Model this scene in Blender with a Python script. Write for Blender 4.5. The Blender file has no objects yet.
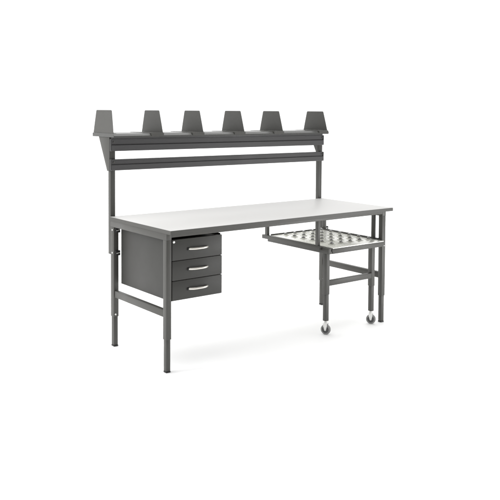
import bpy, bmesh, math
from mathutils import Vector, Matrix

scene = bpy.context.scene
COL = scene.collection

# ------------------------------------------------------------------ materials
def mat(name, color, rough=.5, metal=0.0, spec=.5, bump=0.0, bscale=900.0, var=0.0, vscale=6.0, coat=0.0, rvar=0.0):
    m = bpy.data.materials.new(name); m.use_nodes = True
    nt = m.node_tree; b = nt.nodes['Principled BSDF']
    b.inputs['Base Color'].default_value = (*color, 1)
    b.inputs['Roughness'].default_value = rough
    b.inputs['Metallic'].default_value = metal
    b.inputs['Specular IOR Level'].default_value = spec
    b.inputs['Coat Weight'].default_value = coat
    tc = nt.nodes.new('ShaderNodeTexCoord')
    if var > 0:
        n = nt.nodes.new('ShaderNodeTexNoise'); n.inputs['Scale'].default_value = vscale
        n.inputs['Detail'].default_value = 6; n.inputs['Roughness'].default_value = .6
        nt.links.new(tc.outputs['Object'], n.inputs['Vector'])
        mr = nt.nodes.new('ShaderNodeMapRange')
        mr.inputs['From Min'].default_value = .3; mr.inputs['From Max'].default_value = .7
        mr.inputs['To Min'].default_value = 1 - var; mr.inputs['To Max'].default_value = 1 + var
        nt.links.new(n.outputs['Fac'], mr.inputs['Value'])
        mx = nt.nodes.new('ShaderNodeMix'); mx.data_type = 'RGBA'; mx.blend_type = 'MULTIPLY'
        mx.inputs['Factor'].default_value = 1
        mx.inputs['A'].default_value = (*color, 1)
        nt.links.new(mr.outputs['Result'], mx.inputs['B'])
        nt.links.new(mx.outputs['Result'], b.inputs['Base Color'])
        if rvar > 0:
            m2 = nt.nodes.new('ShaderNodeMapRange')
            m2.inputs['From Min'].default_value = .3; m2.inputs['From Max'].default_value = .7
            m2.inputs['To Min'].default_value = rough - rvar; m2.inputs['To Max'].default_value = rough + rvar
            nt.links.new(n.outputs['Fac'], m2.inputs['Value'])
            nt.links.new(m2.outputs['Result'], b.inputs['Roughness'])
    if bump > 0:
        n = nt.nodes.new('ShaderNodeTexNoise'); n.inputs['Scale'].default_value = bscale
        n.inputs['Detail'].default_value = 3
        nt.links.new(tc.outputs['Object'], n.inputs['Vector'])
        bp = nt.nodes.new('ShaderNodeBump'); bp.inputs['Strength'].default_value = bump
        bp.inputs['Distance'].default_value = .0006
        nt.links.new(n.outputs['Fac'], bp.inputs['Height'])
        nt.links.new(bp.outputs['Normal'], b.inputs['Normal'])
    return m

M = dict(
    coat=mat('grey_powder_coat', (.062, .061, .055), .46, bump=.25, bscale=700, var=.05, rvar=.05),
    rail=mat('dark_anodised_profile', (.050, .049, .050), .42, spec=.5, var=.04, rvar=.04),
    drawer=mat('drawer_paint', (.033, .0325, .029), .5, bump=.3, bscale=700, var=.04, rvar=.04),
    shelf=mat('shelf_sheet_steel', (.06, .06, .056), .26, var=.05, rvar=.05),
    laminate=mat('pale_laminate', (.525, .52, .508), .48, var=.012, vscale=3, bump=.05, bscale=300),
    bounce=mat('white_bounce_sheet', (.86, .86, .84), .5),
    band=mat('edge_band', (.058, .057, .051), .48, bump=.15, bscale=900, var=.03),
    zinc=mat('zinc_plate', (.95, .95, .90), .27, metal=.4, var=.01, vscale=14, rvar=.02),
    ball=mat('ball_steel', (.42, .42, .42), .12, metal=1),
    cup=mat('dark_cup', (.16, .16, .15), .5),
    flange=mat('pale_flange', (.80, .80, .75), .35, metal=.1),
    steel=mat('satin_steel', (.80, .77, .71), .28, metal=.9, var=.03),
    bolt=mat('zinc_bolt', (.85, .85, .82), .3, metal=.6),
    black=mat('black_plastic', (.012, .012, .012), .45),
    gap=mat('dark_gap', (.01, .01, .01), .8),
    tyre=mat('grey_rubber', (.27, .27, .265), .6, var=.06, vscale=30),
    hub=mat('grey_hub', (.11, .11, .11), .45),
    fork=mat('bright_zinc', (.86, .86, .84), .3, metal=.35, var=.03, vscale=20),
    floor=mat('white_studio_floor', (.98, .98, .98), .6, spec=.3),
)

# ------------------------------------------------------------------ helpers
def box(bm, a, b, bev=.0015):
    x0, y0, z0 = a; x1, y1, z1 = b
    vs = [bm.verts.new(p) for p in ((x0,y0,z0),(x1,y0,z0),(x1,y1,z0),(x0,y1,z0),(x0,y0,z1),(x1,y0,z1),(x1,y1,z1),(x0,y1,z1))]
    fs = [bm.faces.new([vs[i] for i in f]) for f in ((0,3,2,1),(4,5,6,7),(0,1,5,4),(1,2,6,5),(2,3,7,6),(3,0,4,7))]
    if bev > 0:
        es = list({e for f in fs for e in f.edges})
        bmesh.ops.bevel(bm, geom=es, offset=bev, segments=2, profile=.5, affect='EDGES')

def prism(bm, pts, axis, lo, hi, bev=.0):
    """extrude a 2-D outline (in the two other axes, in xyz order) along axis"""
    def co(p, t):
        c = list(p); c.insert(axis, t); return c
    A = [bm.verts.new(co(p, lo)) for p in pts]; B = [bm.verts.new(co(p, hi)) for p in pts]
    n = len(pts); fs = [bm.faces.new(A[::-1]), bm.faces.new(B)]
    for i in range(n):
        fs.append(bm.faces.new((A[i], A[(i+1)%n], B[(i+1)%n], B[i])))
    bmesh.ops.recalc_face_normals(bm, faces=fs)
    if bev > 0:
        es = list({e for f in fs for e in f.edges})
        bmesh.ops.bevel(bm, geom=es, offset=bev, segments=2, profile=.5, affect='EDGES')

def cyl(bm, p0, p1, r, n=24, r2=None, bev=0):
    p0 = Vector(p0); p1 = Vector(p1); d = p1 - p0
    mtx = Matrix.Translation((p0+p1)/2) @ d.to_track_quat('Z', 'Y').to_matrix().to_4x4()
    g = bmesh.ops.create_cone(bm, cap_ends=True, segments=n, radius1=r, radius2=r if r2 is None else r2, depth=d.length, matrix=mtx)
    if bev:
        fs = {f for v in g['verts'] for f in v.link_faces if len(f.verts) > 4}
        es = list({e for f in fs for e in f.edges})
        bmesh.ops.bevel(bm, geom=es, offset=bev, segments=2, profile=.5, affect='EDGES')

def ring(bm, prof, n=36, mtx=Matrix()):
    """lathe a closed (r, z) profile round Z"""
    rows = []
    for i in range(n):
        a = 2*math.pi*i/n
        rows.append([bm.verts.new(mtx @ Vector((r*math.cos(a), r*math.sin(a), z))) for r, z in prof])
    k = len(prof); fs = []
    for i in range(n):
        for j in range(k):
            fs.append(bm.faces.new((rows[i][j], rows[(i+1)%n][j], rows[(i+1)%n][(j+1)%k], rows[i][(j+1)%k])))
    bmesh.ops.recalc_face_normals(bm, faces=fs)

def sweep(bm, path, r, n=12, sq=1.0):
    path = [Vector(p) for p in path]; rows = []
    for i, p in enumerate(path):
        t = (path[min(i+1, len(path)-1)] - path[max(i-1, 0)]).normalized()
        up = Vector((0, 0, 1)); s = t.cross(up).normalized(); u = s.cross(t)
        rows.append([bm.verts.new(p + s*r*math.cos(2*math.pi*k/n) + u*r*sq*math.sin(2*math.pi*k/n)) for k in range(n)])
    fs = [bm.faces.new(rows[0]), bm.faces.new(rows[-1][::-1])]
    for i in range(len(rows)-1):
        for k in range(n):
            fs.append(bm.faces.new((rows[i][k], rows[i][(k+1)%n], rows[i+1][(k+1)%n], rows[i+1][k])))
    bmesh.ops.recalc_face_normals(bm, faces=fs)

def rect_ring(bm, a, b, t, z0, z1):
    def loop(o, z): return [bm.verts.new(p) for p in ((a[0]+o,a[1]+o,z),(b[0]-o,a[1]+o,z),(b[0]-o,b[1]-o,z),(a[0]+o,b[1]-o,z))]
    oc, L = .0008, []
    rows = [loop(0, z0+oc), loop(0, z1-oc), loop(oc, z1), loop(t, z1), loop(t, z0), loop(oc, z0)]
    for i in range(6):
        for k in range(4):
            bm.faces.new((rows[i][k], rows[i][(k+1)%4], rows[(i+1)%6][(k+1)%4], rows[(i+1)%6][k]))
    bmesh.ops.recalc_face_normals(bm, faces=bm.faces)

def obj(name, bm, m, parent=None, smooth=True, origin=None):
    me = bpy.data.meshes.new(name)
    if origin is not None:
        bmesh.ops.translate(bm, verts=bm.verts, vec=-Vector(origin))
    bm.to_mesh(me); bm.free()
    me.materials.append(M[m])
    if smooth:
        for p in me.polygons: p.use_smooth = True
        me.set_sharp_from_angle(angle=math.radians(40))
    o = bpy.data.objects.new(name, me); COL.objects.link(o)
    # every root sits unrotated and children meshes are given in world coordinates
    if parent is not None:
        o.parent = parent
        o.location = (Vector(origin) if origin is not None else Vector((0,0,0))) - Vector(parent['_w'])
    elif origin is not None:
        o.location = origin
    o['_w'] = list(origin) if origin is not None else [0.0,0.0,0.0]
    return o

def thing(name, label, cat, loc=(0,0,0), group=None):
    o = bpy.data.objects.new(name, None); COL.objects.link(o)
    o.location = loc; o.empty_display_size = .1
    o['label'] = label; o['category'] = cat; o['_w'] = list(loc)
    if group: o['group'] = group
    return o

def B(name, m, parent, *boxes, bev=.0015):
    bm = bmesh.new()
    for a, b in boxes: box(bm, a, b, bev)
    return obj(name, bm, m, parent)

# ------------------------------------------------------------------ the setting
bm = bmesh.new()
S = 60
vs = [bm.verts.new(p) for p in ((-S,-S,0),(S,-S,0),(S,S,0),(-S,S,0))]; bm.faces.new(vs)
fl = obj('floor', bm, 'floor', smooth=False); fl['kind'] = 'structure'

# ------------------------------------------------------------------ workbench
W, D, H = 2.0, .8, .9
bench = thing('workbench', 'long dark grey workbench with pale grey top, four height adjustable legs and raised back shelf', 'workbench')

bm = bmesh.new(); box(bm, (.0022, .0022, H-.024), (W-.0022, D-.0022, H), .0008)
top = obj('tabletop', bm, 'laminate', bench)
bm = bmesh.new()
rect_ring(bm, (0, 0), (W, D), .002, H-.0255, H-.0006)
obj('edge_band', bm, 'band', top)
bm = bmesh.new(); box(bm, (.0024, .0024, H-.0252), (W-.0024, D-.0024, H-.0242), 0)
obj('bounce_sheet', bm, 'bounce', top)  # unseen white sheet added under the top to bounce light onto the tray

LX = ((.005, .042), (1.945, 1.982)); LY = ((.058, .097), (.742, .782))
# long rails under the top, then the end rails
B('front_rail', 'coat', bench, ((LX[0][1]+.0003, LY[0][0]-.001, .848), (LX[1][0]-.0003, LY[0][0]+.026, .8742)))
B('back_rail', 'coat', bench, ((LX[0][1]+.0003, .770, .848), (LX[1][0]-.0003, .797, .8742)))
for x0, x1 in LX:
    B('end_rail', 'coat', bench, ((x0, LY[0][0]-.001, .832), (x1, .7980, .8742)))
for x0, x1 in LX:
    B('crossbar', 'coat', bench, ((x0+.004, LY[0][1]-.001, .345), (x1-.003, LY[1][0]+.001, .391)), bev=.003)

for xi, (x0, x1) in enumerate(LX):
    for yi, (y0, y1) in enumerate((LY[0], ((.748, .793), (.736, .776))[xi])):
        bm = bmesh.new(); box(bm, (x0, y0, .208), (x1, y1, .8322), .002)
        leg = obj('leg', bm, 'coat', bench)
        bm = bmesh.new(); box(bm, (x0+.003, y0+.0035, .010), (x1-.0035, y1-.0035, .2085), .003)
        obj('inner_tube', bm, 'coat', leg)
        bm = bmesh.new(); box(bm, (x0+.002, y0+.0025, 0), (x1-.0025, y1-.0025, .0098), .002)
        obj('foot_cap', bm, 'black', leg)
        bm = bmesh.new()
        if yi: cyl(bm, (x0+.012, y0+.0005, .226), (x0+.012, y0-.004, .226), .0065, 6)
        elif xi: cyl(bm, (x1-.016, y0+.0005, .600), (x1-.016, y0-.003, .600), .003, 12)
        else: cyl(bm, (x0+.018, y1-.0005, .226), (x0+.018, y1+.004, .226), .0065, 6)
        obj('bolt', bm, 'bolt', leg)

# uprights behind the top, clamped to the back legs
for xi, (x0, x1) in enumerate(((.010, .046), (1.954, 1.992))):
    bm = bmesh.new(); box(bm, (x0, .803, .636), (x1, .838, 1.4565), .0025)
    up = obj('upright', bm, 'coat', bench)
    l0, l1 = LX[xi]
    y0, y1 = ((.748, .793), (.736, .776))[xi]
    bm = bmesh.new(); box(bm, (l0+.003, y1+.0005, .640), (l0+.034, .8025, .831), .001)
    obj('mounting_plate', bm, 'coat', up)
    for z in (.811, .653):
        bm = bmesh.new()
        prism(bm, [(l0+.010, y0-.013), (l1+(.007, .018)[xi], y0-.013), (l1+(.007, .018)[xi], y0+.012), (l1+.0008, y0+.012), (l1+.0008, y0-.0006), (l0+.010, y0-.0006)], 2, z-.017, z+.017, bev=.0015)
        obj('clamp', bm, 'black', up)
        bm = bmesh.new(); cyl(bm, (l0+.014, y0-.0150, z-.002), (l1+.004, y0-.0150, z+.004), .003, 10)
        obj('clamp_pin', bm, 'bolt', up)
        bm = bmesh.new(); cyl(bm, (l0+.0005, y0+.016, z+.001), (l0-.0045, y0+.016, z+.001), .0062, 6)
        obj('bolt', bm, 'bolt', up)

# two tool rails: extruded profile with a lip, a recess and a deeper lower band
def tool_rail(z1, h):
    yb, yf, yr = .8022, .775, .788
    out = [(yb, z1), (yf+.002, z1), (yf+.002, z1-.005), (yr-.003, z1-.0065),
           (yr-.003, z1-h*.43), (yr-.0018, z1-h*.44), (yr-.0018, z1-h*.465), (yf+.001, z1-h*.49), (yf, z1-h*.52),
           (yf, z1-h+.003), (yf+.003, z1-h), (yb, z1-h)]
    bm = bmesh.new(); prism(bm, out, 0, .004, 1.986, bev=0)
    r = obj('tool_rail', bm, 'rail', bench, smooth=False)
    for xa, xb in ((.0015, .0038), (1.9862, 1.9885)):
        bm = bmesh.new(); box(bm, (xa, yf+.003, z1-h+.003), (xb, yb-.002, z1-.003), .0006)
        obj('black_end', bm, 'black', r)
    for x in (.026, 1.973):
        bm = bmesh.new(); cyl(bm, (x, yr-.002, z1-h*.24), (x, yr-.007, z1-h*.24), .006, 16)
        obj('screw', bm, 'coat', r)
B('shelf_beam', 'rail', bench, ((.012, .781, 1.4375), (1.978, .8025, 1.4560)), bev=.001)
tool_rail(1.437, .083)
tool_rail(1.297, .077)

# triangular shelf brackets on the uprights' outer faces
for xa, xb in ((.003, .0085), (1.9930, 1.9985)):
    bm = bmesh.new()
    prism(bm, [(.807, 1.4555), (.970, 1.4555), (.842, 1.215), (.807, 1.215)], 0, xa, xb, bev=.0008)
    obj('shelf_bracket', bm, 'coat', bench)

# shelf: bent sheet, sloping front lip, upright back lip
SF, SB, Z0, Z1 = .735, 1.052, 1.457, 1.4755
bm = bmesh.new()
prism(bm, [(SF, 1.4485), (SF+.003, 1.4485), (SF+.003, Z0), (SF+.026, Z1-.003), (SB-.0025, Z1-.003), (SB-.0025, Z0), (SB, Z0), (SB, Z1-.0015), (SB-.0015, Z1), (SF+.025, Z1), (SF+.001, 1.4600), (SF, 1.4585)], 0, .0002, 2.0)
sh = obj('shelf', bm, 'shelf', bench, smooth=False)
for xa, xb in ((-.002, 0), (2.0002, 2.0022)):
    bm = bmesh.new()
    prism(bm, [(SF-.001, 1.4505), (SB, 1.4505), (SB, Z1+.0005), (SF+.010, Z1+.0005), (SF-.001, 1.466)], 0, xa, xb)
    obj('end_lip', bm, 'shelf', sh, smooth=False)

# slide rails for the pull-out ball table, hung from the underside
for (x0, x1) in ((1.327, 1.3510), (1.9325, 1.955)):
    bm = bmesh.new()
    box(bm, (x0, .100, .626), (x1, .776, .656), .0015)
    r = obj('slide_rail', bm, 'coat', bench)
    for y0 in ((.118, .710) if x0 < 1.5 else (.135, .700)):
        bm = bmesh.new(); box(bm, (x0+.0008, y0, .6562), (x1-.0008, y0+.030, .8740 if x0 < 1.5 else .8316), .0015)
        obj('hanger', bm, 'coat', r)

# ------------------------------------------------------------------ drawer unit
du = thing('drawer_unit', 'dark grey three-drawer steel cabinet with bow handles hung under the left end of the bench', 'drawers', (.237, .39, .438))
DX0, DX1, DY0, DY1, DZ0, DZ1 = .048, .427, .060, .722, .442, .840
t = .0025
bm = bmesh.new()
box(bm, (DX0, DY0+.016, DZ0), (DX0+t, DY1, DZ1), .0008)
box(bm, (DX1-t, DY0+.016, DZ0), (DX1, DY1, DZ1), .0008)
box(bm, (DX0+t, DY1-t, DZ0), (DX1-t, DY1, DZ1), .0005)
box(bm, (DX0+t, DY0+.018, DZ0), (DX1-t, DY1-t, DZ0+t), .0005)
box(bm, (DX0+t, DY0+.045, DZ1-.02), (DX1-t, DY1-t, DZ1-.017), .0005)
obj('cabinet', bm, 'drawer', du)
for x in (DX0+.02, DX1-.05):
    B('mounting_strip', 'drawer', du, ((x, .11, DZ1+.0003), (x+.03, .69, .8738)), bev=.001)
zs = ((.6995, .832), (.5735, .6965), (.4480, .5705))
for i, (z0, z1) in enumerate(zs):
    bm = bmesh.new()
    # front pan, folded edges, with the drawer's box behind it
    box(bm, (DX0+.0005, DY0-.002, z0), (DX1-.0005, DY0+.015, z1), .002)
    dr = obj('drawer', bm, 'drawer', du)
    bm = bmesh.new()
    box(bm, (DX0+.012, DY0+.0152, z0+.012), (DX0+.014, DY1-.05, z1-.03), 0)
    box(bm, (DX1-.014, DY0+.0152, z0+.012), (DX1-.012, DY1-.05, z1-.03), 0)
    box(bm, (DX0+.0142, DY0+.0152, z0+.012), (DX1-.0142, DY1-.05, z0+.014), 0)
    obj('drawer_box', bm, 'drawer', dr)
    zc = z0 + .066 if i else .766
    zc = (.7655, .6375, .5110)[i]
    bm = bmesh.new()
    path = []
    n = 16; xa, xb = .170, .311
    for k in range(n+1):
        s = k/n
        path.append((xa+(xb-xa)*s, DY0-.006-.019*(1-abs(2*s-1)**3.2), zc))
    sweep(bm, path, .0058, 14, 1.2)
    obj('handle', bm, 'steel', dr)
    bm = bmesh.new()
    box(bm, (xa-.012, DY0-.010, zc-.009), (xa+.008, DY0-.0023, zc+.008), .002)
    obj('handle_end_block', bm, 'black', dr)  # black block at the handle's left end only
    if i == 0:
        bm = bmesh.new(); cyl(bm, (.0575, DY0-.0018, .8185), (.0575, DY0-.007, .8185), .0075, 24, bev=.001)
        obj('lock', bm, 'bolt', dr)
# runner tabs seen at the right edge between the fronts
for z in (.6980, .5720):
    bm = bmesh.new(); box(bm, (DX1+.0002, DY0+.018, z-.003), (DX1+.003, DY0+.034, z+.003), .0008)
    obj('runner_tab', bm, 'bolt', du)

# ------------------------------------------------------------------ ball table
bt = thing('ball_transfer_table', 'pull-out table of steel balls on two castor legs at the right end of the bench', 'ball table', (1.6, .38, 0))
TX0, TX1, TY0, TY1, TZ = 1.3905, 1.9305, .036, .742, .6460
B('tray_panel', 'zinc', bt, ((TX0+.0005, TY0-.0112, TZ-.006), (TX1-.003, TY1-.003, TZ)), bev=.001)
B('front_rail', 'coat', bt, ((TX0+.001, TY0-.010, .602), (TX1, TY0+.0035, TZ-.0063)), bev=.002)
B('side_rail', 'coat', bt, ((1.3525, TY0-.006, .602), (TX0-.0005, .736, TZ-.002)), bev=.002)
B('side_rail', 'coat', bt, ((TX1-.0025, TY0+.004, .602), (TX1+.0015, .736, TZ+.006)), bev=.0008)
B('back_rail', 'coat', bt, ((TX0, TY1-.0025, .602), (TX1, TY1+.002, TZ+.010)), bev=.0008)
B('black_end', 'black', bt, ((TX0-.007, TY0-.0118, .618), (TX0+.0008, TY0-.0064, .6385)), bev=.0005)  # black strip painted in for the shaded gap between side and front rail
xs = [1.496, 1.593, 1.690, 1.790, 1.888]; ys = [.150, .256, .363, .470, .576, .684]
proto = None
for x in xs:
    for y in ys:
        if proto is None:
            bm = bmesh.new()
            ring(bm, [(.0001, 0), (.028, 0), (.028, .0022), (.0195, .0030), (.0175, .0060), (.0001, .0060)], 28)
            bmesh.ops.translate(bm, verts=bm.verts, vec=(x, y, TZ+.0003))
            f = obj('ball_unit', bm, 'flange', bt, origin=(x, y, TZ+.0003))
            bm = bmesh.new(); 
            ring(bm, [(.0085, .0061), (.0145, .0061), (.0138, .0100), (.0112, .0108)], 28, Matrix())
            bmesh.ops.translate(bm, verts=bm.verts, vec=(x, y, TZ+.0003))
            c = obj('cup', bm, 'cup', f, origin=(x, y, TZ+.0003))
            bm = bmesh.new(); bmesh.ops.create_uvsphere(bm, u_segments=24, v_segments=14, radius=.0108)
            bmesh.ops.translate(bm, verts=bm.verts, vec=(x, y, TZ+.0112))
            b = obj('ball', bm, 'ball', f, origin=(x, y, TZ+.0003))
            proto = (f, c, b)
        else:
            f = proto[0].copy(); COL.objects.link(f)
            f.location = Vector((x, y, TZ+.0003)) - Vector(bt['_w'])
            for ch in proto[1:]:
                k = ch.copy(); COL.objects.link(k); k.parent = f

TL = ((1.367, 1.402), (1.842, 1.878)); ty0, ty1 = .067, .107
for x0, x1 in TL:
    bm = bmesh.new(); box(bm, (x0, ty0, .296), (x1, ty1, .6015), .003)
    leg = obj('leg', bm, 'coat', bt)
    bm = bmesh.new(); box(bm, (x0+.0025, ty0+.003, .1005), (x1-.0025, ty1-.003, .2965), .003)
    obj('inner_tube', bm, 'coat', leg)
B('stretcher', 'coat', bt, ((TL[0][1]-.001, ty0+.001, .359), (TL[1][0]+.001, ty0+.028, .399)), bev=.002)
# castors
AX = math.radians(208)       # wheel axle direction in the floor plane
for ci, (x0, x1) in enumerate(TL):
    cx, cy = (x0+x1)/2, (ty0+ty1)/2
    a = AX + (0, .12)[ci]
    ax = Vector((math.cos(a), math.sin(a), 0)); tr = Vector((-ax.y, ax.x, 0))
    wc = Vector((cx, cy, .0370)) + tr*.001
    bm = bmesh.new()
    # top plate/swivel and a two-cheek fork
    cyl(bm, (cx, cy, .090), (cx, cy, .1003), .0140, 28, bev=.002)
    cyl(bm, (cx, cy, .080), (cx, cy, .090), .0170, 28, bev=.002)
    for s in (-1, 1):
        off = ax*(.0150*s)
        prof = [(-.016, .082), (.016, .082), (.014, .062), (.008, .034), (.001, .028), (-.006, .034), (-.014, .062)]
        th = ax*(.0012*s)
        A = [bm.verts.new(Vector((cx, cy, z)) + tr*u + off) for u, z in prof]
        Bv = [bm.verts.new(Vector((cx, cy, z)) + tr*u + off + th) for u, z in prof]
        fs = [bm.faces.new(A), bm.faces.new(Bv[::-1])] + [bm.faces.new((A[i], Bv[i], Bv[(i+1)%7], A[(i+1)%7])) for i in range(7)]
        bmesh.ops.recalc_face_normals(bm, faces=fs)
        cyl(bm, wc+off, wc+ax*(.0215*s), .0055, 6)
    cas = obj('castor', bm, 'fork', bt)
    rot = ax.to_track_quat('Z', 'Y').to_matrix().to_4x4()
    mt = Matrix.Translation(wc) @ rot
    bm = bmesh.new(); ring(bm, [(.0250,-.0105),(.0335,-.0105),(.0362,-.0085),(.0370,-.004),(.0370,.004),(.0362,.0085),(.0335,.0105),(.0250,.0105)], 40, mt)
    obj('tyre', bm, 'tyre', cas)
    bm = bmesh.new(); ring(bm, [(.0015,-.0115),(.009,-.0115),(.010,-.006),(.0225,-.006),(.0249,-.0095),(.0249,.0095),(.0225,.006),(.010,.006),(.009,.0115),(.0015,.0115)], 40, mt)
    obj('wheel_hub', bm, 'hub', cas)

# ------------------------------------------------------------------ shelf dividers
DXs = [.0028, .394, .742, 1.123, 1.511, 1.9965]
DL = ['dark grey trapezoid divider plate at the left end of the top shelf',
      'dark grey trapezoid divider, second from the left on the top shelf',
      'dark grey trapezoid divider, third from the left on the top shelf',
      'dark grey trapezoid divider, third from the right on the top shelf',
      'dark grey trapezoid divider, second from the right on the top shelf',
      'dark grey trapezoid divider plate at the right end of the top shelf']
for i, x in enumerate(DXs):
    d = thing('shelf_divider', DL[i], 'shelf divider', (x, .9, Z1), 'trapezoid dividers standing along the top shelf')
    end = i == 0
    yt0, yt1 = (.770, 1.003) if i == 0 else (.795, 1.006)
    zt = 1.637
    def P2(y, z): return (y, z)
    zb = Z1 + .0022
    pts = [(.746, zb), (1.046, zb)]
    r = .012
    for (cy_, a0) in ((yt1-r, 12), (yt0+r, 90)):
        for k in range(6):
            a = math.radians(a0 + k*(78)/5)
            pts.append((cy_+r*math.cos(a), zt-r+r*math.sin(a)))
    bm = bmesh.new(); prism(bm, pts, 0, x-.0010, x+.0010)
    obj('plate', bm, 'coat', d)
    bm = bmesh.new()
    fx0, fx1 = (x-.100, x+.001) if i else (x-.001, x+.030)
    prism(bm, [(SF-.002, Z0-.002), (SF-.0004, Z0-.002), (SF-.0004, Z0+.003), (SF+.025, Z1+.0006), (1.046, Z1+.0006), (1.046, Z1+.0020), (SF-.002, Z1+.0020)], 0, fx0, fx1)
    if i:
        obj('foot', bm, 'coat', d, smooth=False)
    else:
        bm.free(); bm = bmesh.new()
        box(bm, (x-.001, .762, Z1+.0006), (x+.030, 1.046, Z1+.0020), 0)
        obj('foot', bm, 'coat', d, smooth=False)

for o in bpy.data.objects:
    if '_w' in o: del o['_w']

# ------------------------------------------------------------------ camera (solved from the photograph's vanishing lines)
yaw, pit, rol = .6721, -.0425, .0069
fw = Vector((math.sin(yaw)*math.cos(pit), math.cos(yaw)*math.cos(pit), math.sin(pit)))
r = Vector((math.cos(yaw), -math.sin(yaw), 0)); u = r.cross(fw)
r2 = math.cos(rol)*r + math.sin(rol)*u; u2 = -math.sin(rol)*r + math.cos(rol)*u
cd = bpy.data.cameras.new('camera'); cam = bpy.data.objects.new('camera', cd); COL.objects.link(cam)
m3 = Matrix((r2, u2, -fw)).transposed()
cam.matrix_world = Matrix.Translation((-2.5087, -4.0702, 1.6415)) @ m3.to_4x4()
cd.sensor_width = 36; cd.lens = 780.47/500*36
cd.shift_x = -14.605/500; cd.shift_y = -106.326/500
cd.clip_end = 500
scene.camera = cam

# ------------------------------------------------------------------ light: white studio surround and softboxes
w = bpy.data.worlds.new('World'); scene.world = w; w.use_nodes = True
nt = w.node_tree; bg = nt.nodes['Background']
tc = nt.nodes.new('ShaderNodeTexCoord')
def vdot(v):
    n = nt.nodes.new('ShaderNodeVectorMath'); n.operation = 'DOT_PRODUCT'
    nt.links.new(tc.outputs['Generated'], n.inputs[0]); n.inputs[1].default_value = v
    return n.outputs['Value']
def ramp(src, a, b, c, d):
    n = nt.nodes.new('ShaderNodeMapRange'); n.interpolation_type = 'SMOOTHSTEP'
    n.inputs['From Min'].default_value = a; n.inputs['From Max'].default_value = b
    n.inputs['To Min'].default_value = c; n.inputs['To Max'].default_value = d
    nt.links.new(src, n.inputs['Value']); return n.outputs['Result']
def mx(a, b):
    n = nt.nodes.new('ShaderNodeMath'); n.operation = 'MAXIMUM'
    nt.links.new(a, n.inputs[0]); nt.links.new(b, n.inputs[1]); return n.outputs[0]
back = ramp(vdot((.622, .783, 0)), -.1, .45, .22, 1.25)      # bright white sweep behind, dim room in front
ceil = ramp(vdot((-.10, .42, .90)), .44, .84, .0, 2.75)          # large overhead softbox
nt.links.new(mx(back, ceil), bg.inputs['Strength'])
bg.inputs['Color'].default_value = (1, 1, 1, 1)

def area(name, loc, target, size, power, sy=None):
    l = bpy.data.lights.new(name, 'AREA'); l.shape = 'RECTANGLE'; l.size = size; l.size_y = sy or size
    l.energy = power
    o = bpy.data.objects.new(name, l); COL.objects.link(o); o.location = loc
    o.rotation_euler = (Vector(target)-Vector(loc)).to_track_quat('-Z', 'Y').to_euler()
    return o
area('softbox_left', (-2.9, 1.3, 2.0), (.4, .5, .9), 1.2, 42, 1.8)
area('softbox_right', (3.2, -1.9, .5), (1.9, .2, .45), .9, 22)

scene.view_settings.view_transform = 'Standard'
scene.view_settings.look = 'None'
scene.view_settings.exposure = 0; scene.view_settings.gamma = 1
